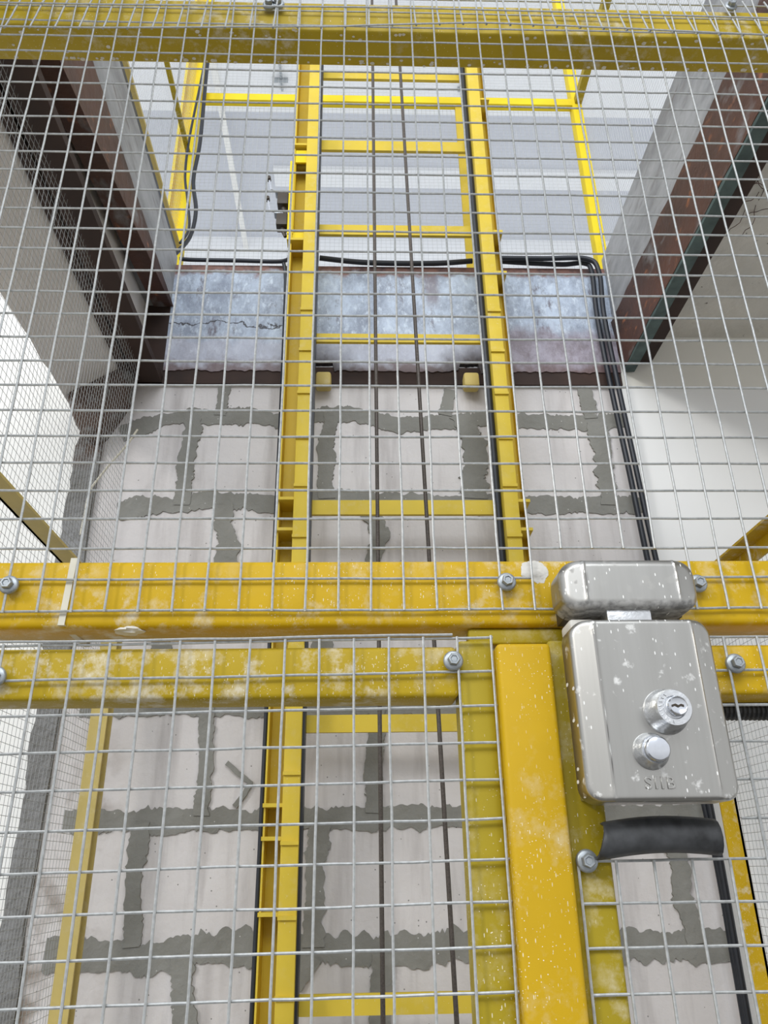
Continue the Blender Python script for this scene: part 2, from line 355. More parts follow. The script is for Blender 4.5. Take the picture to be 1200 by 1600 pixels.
for ji, (k, pts) in enumerate(J.items()):
    hw = WID.get(k, .018); P = [Vector((a, 0, b)) for a, b in pts]; samp = []
    for a, b in zip(P, P[1:]):
        n = max(2, int((b - a).length / .004))
        samp += [a.lerp(b, i / n) for i in range(n)]
    samp.append(P[-1]); y = 1.4975 - .00012 * ji
    vs_ = []; fs = []
    for i, p in enumerate(samp):
        d = (samp[min(i + 6, len(samp) - 1)] - samp[max(i - 6, 0)]).normalized(); nr = Vector((-d.z, 0, d.x)); s_ = i * .004
        w1 = hw * (1 + .50 * noise.noise((s_ * 14, ji, 0)) + .40 * noise.noise((s_ * 60, ji, 3)) + .26 * noise.noise((s_ * 240, ji, 9)))
        w2 = hw * (1 + .50 * noise.noise((s_ * 14, ji, 20)) + .40 * noise.noise((s_ * 60, ji, 23)) + .26 * noise.noise((s_ * 240, ji, 29)))
        A = p + nr * w1; B = p - nr * w2
        for q in (A, B): q.z = min(q.z, 2.499); q.x = max(-.553, min(.635, q.x))
        vs_ += [(A.x, 1.501, A.z), (A.x, y, A.z), (B.x, y, B.z), (B.x, 1.501, B.z)]
    for i in range(len(samp) - 1):
        for q in range(3): fs.append((i * 4 + q, i * 4 + q + 1, i * 4 + q + 5, i * 4 + q + 4))
    mb.add(vs_, fs)
mb.build('mortar', 'mortar', wb)

# concrete slab edges and soffits round the shaft opening
struct(MB().box(.68, 3, -.6, 1.495, 2.64, 2.86).build('ceiling_right', 'soffit'))
mb = MB(); prof = lambda y: [(-.497, 2.522), (-.632, 2.438), (-.632, 2.80), (-.497, 2.80)]
vs_ = []; ny = 60
for i in range(ny + 1):
    y = -.6 + (1.49 + .6) * i / ny; q = .005 * noise.noise((y * 14, 2, 0)); r_ = .004 * noise.noise((y * 18, 7, 0))
    vs_ += [(-.497 + q, y, 2.522 + r_), (-.632 + r_, y, 2.438 + q), (-.632, y, 2.80), (-.497, y, 2.80)]
fs = [(i * 4 + k, i * 4 + (k + 1) % 4, (i + 1) * 4 + (k + 1) % 4, (i + 1) * 4 + k) for i in range(ny) for k in range(4)]
fs += [(0, 1, 2, 3), (ny * 4 + 3, ny * 4 + 2, ny * 4 + 1, ny * 4)]
tag(mb.add(vs_, fs).build('concrete_beam', 'soffit_l'), 'grey rendered concrete beam running back at the upper left', 'beam')
mb = MB(); mb.prism_y([(-.628, 2.435), (-.600, 2.37), (-.566, 2.335), (-.545, 2.36), (-.520, 2.41), (-.500, 2.455), (-.497, 2.52), (-.52, 2.56), (-.628, 2.56)], 1.44, 1.512)
struct(mb.build('trim_6', 'strip', bevel=.012, segs=2))
# upper storey: ceiling, drop beams and far wall
struct(MB().box(-4, 4, 1.7, 3.95, 5.3, 5.4).build('ceiling_upper', 'ceil_g'))
struct(MB().box(-4, 4, 3.95, 4.05, 2.9, 5.4).build('wall_upper', 'ceil_w'))
struct(MB().box(-4, 4, 1.64, 3.95, 2.70, 2.80).build('floor_upper', 'ceil_w'))
struct(MB().box(-.50, 4, 3.37, 3.50, 5.27, 5.3).build('trim_3', 'ceil_w'))
struct(MB().box(-4, 4, 2.2, 2.95, 5.22, 5.3).build('trim_4', 'ceil_w'))
struct(MB().box(-.745, -.715, 2.2, 3.95, 5.20, 5.22).build('trim_5', 'plaster_l'))

# ------------------------------------------------------------------ steel beams of the shaft opening
rb = thing('steel_beam', (.08, 1.49, 2.5), 'blue-grey coated steel beam with rust stains above the block wall', 'beam', None)
mb = MB(); n_ = 200; vs_ = []; fs = []
for i in range(n_ + 1):
    x = -.44 + 1.045 * i / n_
    zb = 2.533 + .006 * noise.noise((x * 20, 0, 5)) + .004 * noise.noise((x * 80, 0, 8))
    for cx in (-.078, .254):
        if abs(x - cx) < .024: zb = 2.555 + .004 * noise.noise((x * 90, 0, 8))
    vs_ += [(x, 1.50, zb), (x, 1.485, zb), (x, 1.485, 2.838), (x, 1.50, 2.838)]
for i in range(n_):
    for k in range(4): fs.append((i * 4 + k, i * 4 + (k + 1) % 4, i * 4 + 4 + (k + 1) % 4, i * 4 + 4 + k))
fs += [(0, 1, 2, 3), (n_ * 4, n_ * 4 + 1, n_ * 4 + 2, n_ * 4 + 3)]
mb.add(vs_, fs).build('face_plate', 'rearbeam', rb)
MB().box(-.44, .605, 1.488, 1.60, 2.5, 2.545).build('bottom_flange', 'brown_dark', rb)
lb = thing('steel_beam', (-.44, .9, 2.5), 'grey and rust-brown steel beam running back on the left of the opening', 'beam')
MB().prism_x([(.3, 2.62), (1.49, 2.715), (1.49, 2.865), (.3, 2.865)], -.50, -.44).build('coated_web', 'greybeam', lb)
mb = MB(); vs_ = []; n_ = 60
for i in range(n_ + 1):
    y = .3 + 1.19 * i / n_; t = (y - .79) / .57; zt = 2.712 + .004 * noise.noise((y * 25, 1, 0)); zb = 2.59 + .10 * t if t > 0 else 2.59 + .05 * t
    vs_ += [(-.438, y, zb), (-.434, y, zt), (-.46, y, zt), (-.48, y, zb)]
fs = [(i * 4 + k, i * 4 + (k + 1) % 4, (i + 1) * 4 + (k + 1) % 4, (i + 1) * 4 + k) for i in range(n_) for k in range(4)]
mb.add(vs_, fs + [(0, 1, 2, 3), (n_ * 4, n_ * 4 + 1, n_ * 4 + 2, n_ * 4 + 3)]).build('upper_flange', 'rust', lb)
MB().box(-.52, -.501, .3, 1.49, 2.50, 2.80).box(-.495, -.44, .3, 1.49, 2.50, 2.517).box(-.497, -.488, .3, 1.49, 2.556, 2.564).box(-.52, -.44, 1.486, 1.50, 2.50, 2.74).build('lower_channel', 'brown_dark', lb)
rbm = thing('steel_beam', (.61, .9, 2.49), 'grey steel beam with rusty lower edge on the right of the opening', 'beam')
MB().box(.605, .66, .3, 1.49, 2.668, 2.870).build('coated_web', 'greybeam', rbm)
mb = MB(); vs_ = []; n_ = 70
for i in range(n_ + 1):
    y = .3 + 1.19 * i / n_; zt = 2.674 + .007 * noise.noise((y * 16, 1, 0)) + .003 * noise.noise((y * 60, 1, 0)); zb = 2.546 + .006 * noise.noise((y * 12, 4, 0))
    vs_ += [(.612, y, zb), (.600, y, zt), (.62, y, zt), (.64, y, zb)]
fs = [(i * 4 + k, i * 4 + (k + 1) % 4, (i + 1) * 4 + (k + 1) % 4, (i + 1) * 4 + k) for i in range(n_) for k in range(4)]
mb.add(vs_, fs + [(0, 1, 2, 3), (n_ * 4, n_ * 4 + 1, n_ * 4 + 2, n_ * 4 + 3)]).build('rusty_web', 'rust', rbm)
MB().box(.613, .638, .3, 1.49, 2.538, 2.550).build('bottom_flange', 'teal', rbm)
MB().box(.645, .679, .3, 1.49, 2.56, 2.66).build('side_plate', 'brown_dark', rbm)

# ------------------------------------------------------------------ lift mast: two guide rails with crossbars
mast = thing('lift_mast', (.09, 1.38, 0), 'yellow lift mast of two guide rails with crossbars against the block wall', 'lift mast')
steps = [1.541 + .1055 * k for k in range(-3, 12)]
def rail(x0, x1, side):
    a, b = (x0, x1)
    seg = MB().box(a, b, 1.35, 1.415, 0, 3.62)
    fr = seg.build('guide_rail', 'yel_mast', mast, bevel=.001)
    ox = a if side < 0 else b                                   # outer edge
    wd = .028 if side < 0 else .020
    o2 = ox + side * wd
    c = MB(); c.box(min(ox, o2), max(ox, o2), 1.412, 1.418, 0, 3.55)
    c.box(min(o2, o2 + side * .003), max(o2, o2 + side * .003), 1.365 if side < 0 else 1.39, 1.418, 0, 3.55)
    c.build('side_channel', 'yel_mast', fr)
    for z in steps:
        MB().box(a - .0005, b + .0005, 1.3455, 1.352, z - .003, z + .003).build('rack_step', 'yel_mast', fr)
    for z in ([3.10, 2.80, 2.150, 2.086, 1.598, 1.548, 1.44] if side < 0 else [3.27, 2.83, 2.71, 2.145, 2.085, 1.60, 1.44]):
        MB().box(min(ox, o2 + side * .004), max(ox, o2 + side * .004), 1.355, 1.415, z - .003, z + .003).build('web_plate', 'yel_mast', fr)
    # dark guide strip on the inner side
    gx = b if side < 0 else a
    if side < 0: MB().box(gx, gx + .0045, 1.365, 1.40, 0, 3.5).build('guide_strip', 'black', fr)
    else: MB().tube([(gx - .0065, 1.375, z * .1) for z in range(0, 36)], .0060, 8).build('guide_strip', 'black', fr)
rail(-.123, -.095, -1); rail(.280, .308, 1)
for z0, z1 in ((.45, .48), (.88, .91), (1.299, 1.328), (1.719, 1.749), (2.136, 2.167), (2.55, 2.572), (2.858, 2.888), (3.135, 3.168), (3.398, 3.425)):
    MB().box(-.10, .283, 1.40, 1.408, z0, z1).build('crossbar', 'yel_mast' if z0 > 1.9 else 'yel_pale' if z0 < 0 else 'yel_mast', mast)
for x0, x1, side_word in ((-.094, -.060, 'left'), (.236, .271, 'right')):
    MB().box(x0, x1, 1.455, 1.487, 2.476, 2.512).build('buffer_block', 'yel_pale', mast, bevel=.006)
# switch bracket on the left rail
sb = MB().box(-.163, -.149, 1.37, 1.385, 2.83, 3.06).box(-.150, -.123, 1.365, 1.37, 3.05, 3.09).box(-.163, -.123, 1.372, 1.40, 2.815, 2.835).build('switch_bracket', 'yel_bright', mast)
for k, (zc, word) in enumerate(((2.955, 'upper'), (2.890, 'lower'))):
    t = thing('limit_switch', (-.175, 1.385, zc - .025), 'dark limit switch with roller arm, %s of the pair on the left mast rail' % word, 'switch', 'limit switches on the mast')
    MB().box(-.190, -.1635, 1.372, 1.40, zc - .030, zc + .006).build('switch_body', 'dark_plastic', t, bevel=.003)
    MB().box(-.196, -.180, 1.374, 1.394, zc + .006, zc + .011).build('head_clamp', 'bolt', t, bevel=.002)
    MB().tube([(-.188, 1.378, zc + .010), (-.206, 1.378, zc + .018), (-.212, 1.378, zc + .050)], .0022, 6).build('roller_arm', 'chrome', t)
    MB().lathe_y(-.213, zc + .054, [(.0048, 1.384), (.0048, 1.372)], 16).build('roller', 'dark_plastic', t)
    MB().tube([(-.176, 1.386, zc - .03), (-.168, 1.386, zc - .055)], [.006, .004], 8).build('cable_gland', 'dark_plastic', t)

# hoist ropes
for (p0, p1, lab) in (((.036, 1.2, 5.28), (.0305, 1.2, .03), 'left of the two dark steel hoist ropes hanging between the mast rails'),
                      ((.060, 1.2, 5.28), (.150, 1.2, .03), 'right of the two dark steel hoist ropes hanging between the mast rails')):
    mb = MB().tube([p0, p1], .0034, 10)
    tag(mb.build('steel_rope', 'rope', None, smooth=True), lab, 'rope', 'hoist ropes')

# ------------------------------------------------------------------ cables
def cable(pts, r, label, name='cable', cat='cable', mat='black', sub=8):
    P = [Vector(p) for p in pts]; out = []
    for i in range(len(P) - 1):
        p0 = P[max(i - 1, 0)]; p1 = P[i]; p2 = P[i + 1]; p3 = P[min(i + 2, len(P) - 1)]
        for k in range(sub):
            t = k / sub
            out.append(.5 * ((2 * p1) + (p2 - p0) * t + (2 * p0 - 5 * p1 + 4 * p2 - p3) * t * t + (3 * p1 - p0 - 3 * p2 + p3) * t ** 3))
    out.append(P[-1])
    return tag(MB().tube(out, r, 8).build(name, mat, None, smooth=True), label, cat)
cable([(-.161, 1.40, 0), (-.161, 1.40, 1.29), (-.161, 1.40, 1.75), (-.161, 1.40, 2.05), (-.161, 1.40, 2.44), (-.163, 1.395, 2.70), (-.169, 1.39, 2.76)], .0042, 'black cable running up beside the left mast rail')
cable([(-.43, 1.475, 2.848), (-.40, 1.475, 2.845), (-.3, 1.475, 2.844), (-.2, 1.475, 2.842), (-.172, 1.462, 2.835), (-.160, 1.43, 2.815), (-.158, 1.40, 2.79)], .0050, 'black cable on top of the blue-grey beam left of the mast')
cable([(-.093, 1.47, 2.850), (-.0, 1.475, 2.843), (.1, 1.475, 2.840), (.2, 1.475, 2.842), (.279, 1.475, 2.850)], .0065, 'thick black cable on top of the blue-grey beam between the mast rails')
cable([(.345, 1.475, 2.850), (.40, 1.475, 2.846), (.5, 1.475, 2.842), (.552, 1.47, 2.842), (.566, 1.465, 2.81), (.562, 1.465, 2.68), (.567, 1.465, 2.5), (.578, 1.465, 2.27), (.586, 1.465, 2.07), (.602, 1.47, 1.8), (.621, 1.47, 1.54), (.622, 1.47, 1.2), (.62, 1.47, 0)], .0060, 'black cable down the right corner, nearer the block wall')
cable([(.345, 1.460, 2.846), (.45, 1.460, 2.846), (.555, 1.455, 2.842), (.580, 1.455, 2.80), (.575, 1.455, 2.68), (.580, 1.455, 2.5), (.592, 1.46, 2.27), (.602, 1.462, 2.07), (.618, 1.462, 1.8), (.622, 1.455, 1.54), (.622, 1.455, 1.2), (.622, 1.455, 0)], .0060, 'black cable down the right corner, nearer the white plaster')
cable([(-.440, 1.56, 3.9), (-.443, 1.56, 3.65), (-.438, 1.56, 3.35), (-.444, 1.56, 3.20), (-.425, 1.55, 3.08), (-.43, 1.54, 2.98), (-.45, 1.50, 2.885)], .0055, 'black cable hanging down the upper left yellow post')
cable([(-.445, 1.545, 3.9), (-.448, 1.545, 3.65), (-.462, 1.54, 3.35), (-.462, 1.54, 3.20), (-.445, 1.53, 3.10), (-.432, 1.53, 3.00), (-.444, 1.51, 2.93)], .0035, 'thin black cable looped beside the thicker one on the upper left post')

# ------------------------------------------------------------------ wire grids
def wv(u, k, amp=.0007): return amp * noise.noise((u * 11, k * 3.7, 1.3)) + amp * .5 * noise.noise((u * 40, k * 3.7, 7.3))
def wire_line(mb, a, b, r, seed, n=None, sides=6, amp=.0007, fn=None):
    a = Vector(a); b = Vector(b); L_ = (b - a).length; n = n or max(2, int(L_ / .0127)); pts = []
    for i in range(n + 1):
        t = i / n; p = a.lerp(b, t); p += Vector((wv(t * L_, seed, amp), 0, wv(t * L_, seed + 50, amp)))
        if fn: p = fn(p)
        pts.append(p)
    mb.tube(pts, r, sides)
WR = .00102
# upper panel
up = thing('mesh_screen', (.08, .575, 1.68), 'large galvanised wire mesh panel screwed to the front above the mid rail', 'wire mesh')
mb = MB(); px, pz = .0252, .0254
nz = 31; z_bot = 1.6812; z_top = z_bot + pz * nz
for k in range(-22, 23):
    x = .0352 + px * k
    lo = z_bot - .0015 if not (.150 < x < .262) else z_bot + 2 * pz - .0015
    wire_line(mb, (x, .5735, lo), (x, .5735, z_top), WR, k)
for j in range(nz + 1):
    z = z_bot + pz * j; x0, x1 = .0352 - px * 22, .0352 + px * 22
    if j < 2 and j == 1:
        wire_line(mb, (x0, .5755, z), (.137, .5755, z), WR, 100 + j); wire_line(mb, (.262, .5755, z), (x1, .5755, z), WR, 200 + j)
    else: wire_line(mb, (x0, .5755, z), (x1, .5755, z), WR, 100 + j)
mb.build('wire_grid', 'wire', up, smooth=True)
def hexbolt(x, z, parent, y=.5725, lab=None):
    b = MB().lathe_y(x, z, [(.0072, y + .002), (.0074, y + .0005), (.0072, y - .0004), (.0060, y - .0014)], 32).build('hex_bolt', 'bolt', parent, smooth=True)
    h = MB().lathe_y(x, z, [(.0046, y - .001), (.0046, y - .0052), (.0040, y - .0062), (.0028, y - .0062), (.0022, y - .0054)], 6, rot=.3 + x * 9).build('bolt_head', 'bolt', b)
    return b
for x, z in ((-.266, 1.7015), (.1155, 1.7025), (.266, 1.7005), (-.101, 2.398), (-.091, 2.400), (.436, 2.413)): hexbolt(x, z, up)
# loose offcut of mesh lapped over the top rail
ov = MB()
def lap(p):
    h = p.z - 2.318; sag = .006 * math.sin(p.x * 7 + 1) + (.010 * min(1, max(0, (p.x + .02) / .15)) if h < .004 else 0)
    return Vector((p.x, p.y + .20 * h, p.z + (sag if h < .03 else sag * .4)))
for k in range(-20, 22):
    x = .012 + .0256 * k; wire_line(ov, (x, .548, 2.318), (x + .0, .548, 2.415), WR, 300 + k, fn=lap)
for j in (0, 2): wire_line(ov, (-.50, .5465, 2.3185 + .0256 * j), (.55, .5465, 2.3185 + .0256 * j), WR, 400 + j, fn=lap)
tag(ov.build('wire_mesh', 'wire', None, smooth=True), 'lapped piece of wire mesh with bent edge hanging over the top rail', 'wire mesh')

# ------------------------------------------------------------------ enclosure front frame
en = thing('enclosure_frame', (.08, .60, 0), 'yellow front frame of the lift cage with dusty mid rail and top rail', 'frame')
def rbox(x0, x1, y0, y1, z0, z1, name, mat, parent, r=.004): return MB().box(x0, x1, y0, y1, z0, z1).build(name, mat, parent, bevel=r, segs=3)
rbox(-.56, .70, .5795, .6255, 1.6695, 1.7235, 'mid_rail', 'yel', en, .005)
tr = rbox(-.56, .70, .5795, .622, 2.364, 2.414, 'top_rail', 'yel_top', en, .003)
sp_ = MB()
for i in range(150):                                       # plaster spatter on the underside of the rail
    x = random.uniform(-.5, .6); y = random.choice((random.gauss(.5845, .0022), random.gauss(.617, .002), random.uniform(.585, .615) if random.random() < .2 else .6175))
    r = random.uniform(.0010, .0028); n = 9
    if y > .6205: y = .6195
    vs_ = [(x + r * math.cos(t) * random.uniform(.8, 1.3), y + r * math.sin(t) * .8, 2.3638) for t in [2 * math.pi * q / n for q in range(n)]] + [(x, y, 2.3627)]
    sp_.add(vs_, [(q, (q + 1) % n, n) for q in range(n)])
so = sp_.build('plaster_spatter', simple('plaster_spots', (0.80, 0.74, 0.60), .9, 0, .2, 90), tr, smooth=True)
so['kind'] = 'stuff'
rbox(-.60, -.56, .58, .62, 0, 2.46, 'corner_post', 'yel', en); rbox(.70, .74, .58, .62, 0, 2.46, 'corner_post', 'yel', en)
# nylon tie round the mid rail
t = MB(); o = .0012
t.add([(-.2245, .5790, 1.7245), (-.2195, .5790, 1.7245), (-.2265, .5790, 1.672), (-.2215, .5790, 1.672), (-.2215, .626, 1.668), (-.2165, .626, 1.668), (-.2245, .626, 1.7248), (-.2195, .626, 1.7248)], [(0, 1, 3, 2), (2, 3, 5, 4), (4, 5, 7, 6), (6, 7, 1, 0)])
ty = t.build('cable_tie', 'tie', None); so_ = ty.modifiers.new('solid', 'SOLIDIFY'); so_.thickness = .0012; so_.offset = 1
tag(ty, 'pale nylon strap wrapped round the yellow mid rail at the left', 'strap')

# ------------------------------------------------------------------ left gate leaf
g1 = thing('gate_leaf', (-.2, .575, 0), 'left yellow gate leaf with galvanised wire mesh below the mid rail', 'gate')
rbox(-.545, .0735, .571, .606, 1.6135, 1.6515, 'top_rail', 'yel_gate', g1, .004)
rbox(.0745, .1005, .572, .606, .03, 1.656, 'stile', 'yel_stile', g1, .003)
rbox(-.555, -.525, .572, .606, .03, 1.61, 'stile', 'yel_gate', g1, .003)
rbox(-.525, .0745, .575, .606, .03, .07, 'bottom_rail', 'yel_gate', g1, .003)
mb = MB(); tilt = lambda p: Vector((p.x, p.y, p.z + (p.x - .099) * .013))
for k in range(0, 26):
    x = .0985 - .0254 * k; wire_line(mb, (x - .0, .5645, 1.6575), (x - .003 if k == 0 else x, .5645, .06), WR, 500 + k, n=70, fn=tilt)
for j in range(0, 63):
    z = 1.6565 - .0252 * j; wire_line(mb, (.1000, .5665, z), (-.54, .5665, z), WR, 600 + j, fn=tilt)
wire_line(mb, (.07, .5645, 1.6585), (-.54, .5650, 1.6600), WR, 699, fn=tilt)
mb.build('wire_grid', 'wire', g1, smooth=True)
hexbolt(.0695, 1.6385, g1, .5635); hexbolt(-.2585, 1.6295, g1, .5635)

# ------------------------------------------------------------------ right gate leaf with the lock
g2 = thing('gate_leaf', (.35, .575, 0), 'right yellow gate leaf with thick centre post carrying the lock', 'gate')
rbox(.1005, .1405, .556, .606, .03, 1.6495, 'centre_post', 'yel_post', g2, .0035)
rbox(.1415, .1700, .569, .606, .03, 1.655, 'stile', 'yel_stile', g2, .003)
rbox(.1705, .690, .571, .606, 1.6135, 1.6515, 'top_rail', 'yel', g2, .004)
rbox(.665, .695, .572, .606, .03, 1.61, 'stile', 'yel_gate', g2, .003)
rbox(.1705, .665, .575, .606, .03, .07, 'bottom_rail', 'yel_gate', g2, .003)
mb = MB(); zt = 1.6560
for k in range(0, 22):
    x = .1455 + .0256 * k; top = zt if x > .262 else 1.5035
    wire_line(mb, (x, .5645, top), (x, .5645, .06), WR, 700 + k, n=70)
for j in range(0, 63):
    z = zt - .02545 * j; x0 = .1455 if z < 1.505 else .262
    wire_line(mb, (x0, .5665, z), (.69, .5665, z), WR, 800 + j)
mb.build('wire_grid', 'wire', g2, smooth=True)
hexbolt(.2785, 1.6350, g2, .5635); hexbolt(.1515, 1.5035, g2, .5635)
rbox(.085, .160, .586, .602, 1.6565, 1.6690, 'stop_plate', 'yel_stile', en, .002)

# ------------------------------------------------------------------ electric rim lock
def shell(x0, x1, z0, z1, yb, yf, rc, chx, chd, fil, nx=72, nz_=56):
    """pressed steel cover: rounded rectangle, sloping flanks left and right, rounded rim"""
    mb = MB(); cx, cz = (x0 + x1) / 2, (z0 + z1) / 2; hx, hz = (x1 - x0) / 2, (z1 - z0) / 2
    def dist(x, z):
        dx = abs(x - cx) - (hx - rc); dz = abs(z - cz) - (hz - rc)
        return -(math.hypot(max(dx, 0), max(dz, 0)) + min(max(dx, dz), 0) - rc)
    def warp(t):   # denser towards the rim
        return math.sin(t * math.pi / 2)
    vs_ = []; cu = 1 - chx / hx; US = sorted({round(warp(-1 + 2 * i / nx), 5) for i in range(nx + 1)} | {s_ * (cu + d_) for s_ in (-1, 1) for d_ in (-.022, -.011, 0, .011, .022)}); nx = len(US) - 1
    for j in range(nz_ + 1):
        v = warp(-1 + 2 * j / nz_); z = cz + hz * v
        dz = abs(z - cz) - (hz - rc); wx = hx if dz <= 0 else hx - rc + math.sqrt(max(rc * rc - dz * dz, 0))
        for u in US:
            x = cx + wx * u; d = max(0, dist(x, z))
            e_ = hx - abs(x - cx); y = yf
            if e_ < chx: 
                t = e_ / chx; y = yf + chd * (1 - t)
            
            ridge = abs(e_ - chx)
            if ridge < .0011: y -= .0007 * (1 - ridge / .0011)
            if d < fil: y += fil - math.sqrt(max(fil * fil - (fil - d) ** 2, 0))
            vs_.append((x, y, z))
    W_ = nx + 1
    fs = [(j * W_ + i, j * W_ + i + 1, (j + 1) * W_ + i + 1, (j + 1) * W_ + i) for j in range(nz_) for i in range(nx)]
    ring = [i for i in range(W_)] + [j * W_ + nx for j in range(1, nz_ + 1)] + [nz_ * W_ + i for i in range(nx - 1, -1, -1)] + [j * W_ for j in range(nz_ - 1, 0, -1)]
    base = len(vs_); vs_ += [(vs_[i][0], yb, vs_[i][2]) for i in ring]; m = len(ring)
    fs += [(ring[k], ring[(k + 1) % m], base + (k + 1) % m, base + k) for k in range(m)]
    return mb.add(vs_, fs)
lk = thing('electric_lock', (.197, .562, 1.536), 'brushed steel electric rim lock with key cylinder and push button', 'lock')
shell(.1467, .2473, 1.5370, 1.6565, .549, .5205, .011, .0160, .0075, .0030).build('lock_body', 'steel', lk, smooth=True)
MB().box(.153, .241, .5485, .5690, 1.541, 1.653).build('back_plate', 'zinc', lk, bevel=.001)
kx, kz = .2035, 1.5925
cyl = MB().lathe_y(kx, kz, [(.0150, .5205), (.0146, .5180), (.0128, .5165), (.0122, .5060), (.0112, .5042), (.0075, .5042), (.0068, .5052)], 48).build('key_cylinder', 'zinc', lk, smooth=True)
MB().lathe_y(kx + .0015, kz + .0006, [(.0064, .5055), (.0064, .5022), (.0056, .5014), (.0050, .5018)], 40).build('cylinder_plug', 'chrome', cyl, smooth=True)
s = MB()
zz_ = [(-.0036, 0), (-.0018, .0006), (0, -.0004), (.0018, .0004), (.0036, -.0002)]
for (a, za), (b, zb) in zip(zz_, zz_[1:]):
    X0 = kx + .0015 + a; X1 = kx + .0015 + b; Z0 = kz + .0006 + za; Z1 = kz + .0006 + zb
    s.add([(X0, .5012, Z0 - .0007), (X1, .5012, Z1 - .0007), (X1, .5012, Z1 + .0007), (X0, .5012, Z0 + .0007), (X0, .502, Z0 - .0007), (X1, .502, Z1 - .0007), (X1, .502, Z1 + .0007), (X0, .502, Z0 + .0007)],
          [(0, 1, 2, 3), (0, 4, 5, 1), (3, 2, 6, 7), (4, 7, 6, 5), (0, 3, 7, 4), (1, 5, 6, 2)])
s.build('keyhole', 'dark_plastic', cyl)
s = MB()
for k in range(9):                                          # raised marks round the cylinder face
    t = math.radians(120 + k * 17); s.tube([(kx + .0084 * math.cos(t), .5038, kz + .0084 * math.sin(t)), (kx + .0104 * math.cos(t + .08), .5038, kz + .0104 * math.sin(t + .08))], .0004, 5)
s.build('raised_marks', 'zinc', cyl)
bt = MB().lathe_y(.1895, 1.5675, [(.0118, .5205), (.0114, .5180), (.0100, .5165), (.0092, .5120), (.0086, .5112), (.0082, .5118)], 44).build('push_button', 'zinc', lk, smooth=True)
MB().lathe_y(.1900, 1.5675, [(.0082, .5125), (.0082, .5085), (.0072, .5070), (.0068, .5068)], 44).build('button_cap', 'chrome', bt, smooth=True)
fc = bpy.data.curves.new('lettering', 'FONT'); fc.body = 'SIIB'; fc.size = .0105; fc.extrude = .0004; fc.bevel_depth = .0002; fc.space_character = 1.25; fc.align_x = 'CENTER'
fo = bpy.data.objects.new('tmp', fc); COL.objects.link(fo); bpy.context.view_layer.update()
me = bpy.data.meshes.new_from_object(fo.evaluated_get(bpy.context.evaluated_depsgraph_get())); bpy.data.objects.remove(fo)
me.materials.clear(); me.materials.append(M['steel'])
lo = bpy.data.objects.new('lettering', me); COL.objects.link(lo); lo.parent = lk
lo.location = Vector((.1925, .5203, 1.5445)) - lk.location; lo.rotation_euler = (math.radians(90), 0, 0)
MB().box(.1775, .2095, .533, .548, 1.652, 1.672).build('latch_bolt', 'zinc', lk, bevel=.001)
MB().box(.1520, .1700, .540, .566, 1.6540, 1.6625).build('plaster_lump', 'soffit', lk, bevel=.002)
kp = thing('lock_keeper', (.197, .575, 1.664), 'rounded steel keeper box smeared with plaster on the mid rail above the lock', 'lock keeper')
shell(.1460, .2470, 1.6670, 1.7040, .560, .5265, .0125, .017, .0060, .0060).build('keeper_cover', 'steel_k', kp, smooth=True)
MB().box(.153, .241, .555, .579, 1.6680, 1.702).build('keeper_mouth', 'dark_plastic', kp)

# rubber strip and corrugated conduit behind the lock
mb = MB(); vs_ = []; n = 24; m = 9
for i in range(n + 1):
    t = i / n; x = .158 + .079 * t; zc = 1.5135 + .0045 * math.sin(math.pi * (t * .8 + .1)) + .0015 * t
    for k in range(m):
        a = math.pi * (-.1 + 1.2 * k / (m - 1)) ; vs_.append((x + (.003 * math.cos(a) if i == 0 else 0), .553 - .010 * math.sin(a), zc + .0115 * math.cos(a)))
fs = [(i * m + k, i * m + k + 1, (i + 1) * m + k + 1, (i + 1) * m + k) for i in range(n) for k in range(m - 1)]
ho = mb.add(vs_, fs).build('rubber_hose', 'rubber', None, smooth=True); so_ = ho.modifiers.new('s', 'SOLIDIFY'); so_.thickness = .002
tag(ho, 'split piece of black rubber hose lying under the steel lock', 'hose')
pts = []; rr = []; n = 480
for i in range(n + 1):
    x = .225 + .43 * i / n; pts.append((x, .613, 1.6105 - .010 * math.sin((x - .225) * 5) * (1 if x > .35 else .2))); rr.append(.0080 if (i // 2) % 2 else .0066)
tag(MB().tube(pts, rr, 14).build('corrugated_conduit', 'rubber', None, smooth=False), 'black corrugated conduit running right from behind the lock', 'conduit')

# ------------------------------------------------------------------ lower side screens (posts, rails, fine mesh)
def fine(name_parent, plane, c, u0, u1, z0, z1, pitch, r, mat, warp_amp=.0, seed=0):
    mb = MB()
    def P(u, z):
        d = warp_amp * (noise.noise((u * 3 + seed, z * 2, 0)) + .4 * noise.noise((u * 9 + seed, z * 7, 4)))
        return Vector((c + d, u, z)) if plane == 'X' else Vector((u, c + d, z))
    nu = int((u1 - u0) / pitch); nz = int((z1 - z0) / pitch)
    for i in range(nu + 1):
        u = u0 + pitch * i; mb.tube([P(u, z0 + (z1 - z0) * k / 16) for k in range(17)], r, 4, False)
    for j in range(nz + 1):
        z = z0 + pitch * j; mb.tube([P(u0 + (u1 - u0) * k / 10, z) for k in range(11)], r, 4, False)
    return mb.build('fine_mesh', mat, name_parent, smooth=True)
s1 = thing('side_screen', (-.45, 1.42, 0), 'left side cage screen of fine wire mesh on a yellow angle frame', 'screen')
MB().box(-.466, -.462, 1.40, 1.432, 0, 1.975).box(-.466, -.437, 1.428, 1.432, 0, 1.975).box(-.462, -.437, 1.40, 1.404, 0, 1.975).build('post', 'yel_pale', s1)
MB().box(-.466, -.462, .62, 1.40, 1.945, 1.975).box(-.466, -.437, .62, 1.40, 1.945, 1.949).build('side_rail', 'yel_pale', s1)
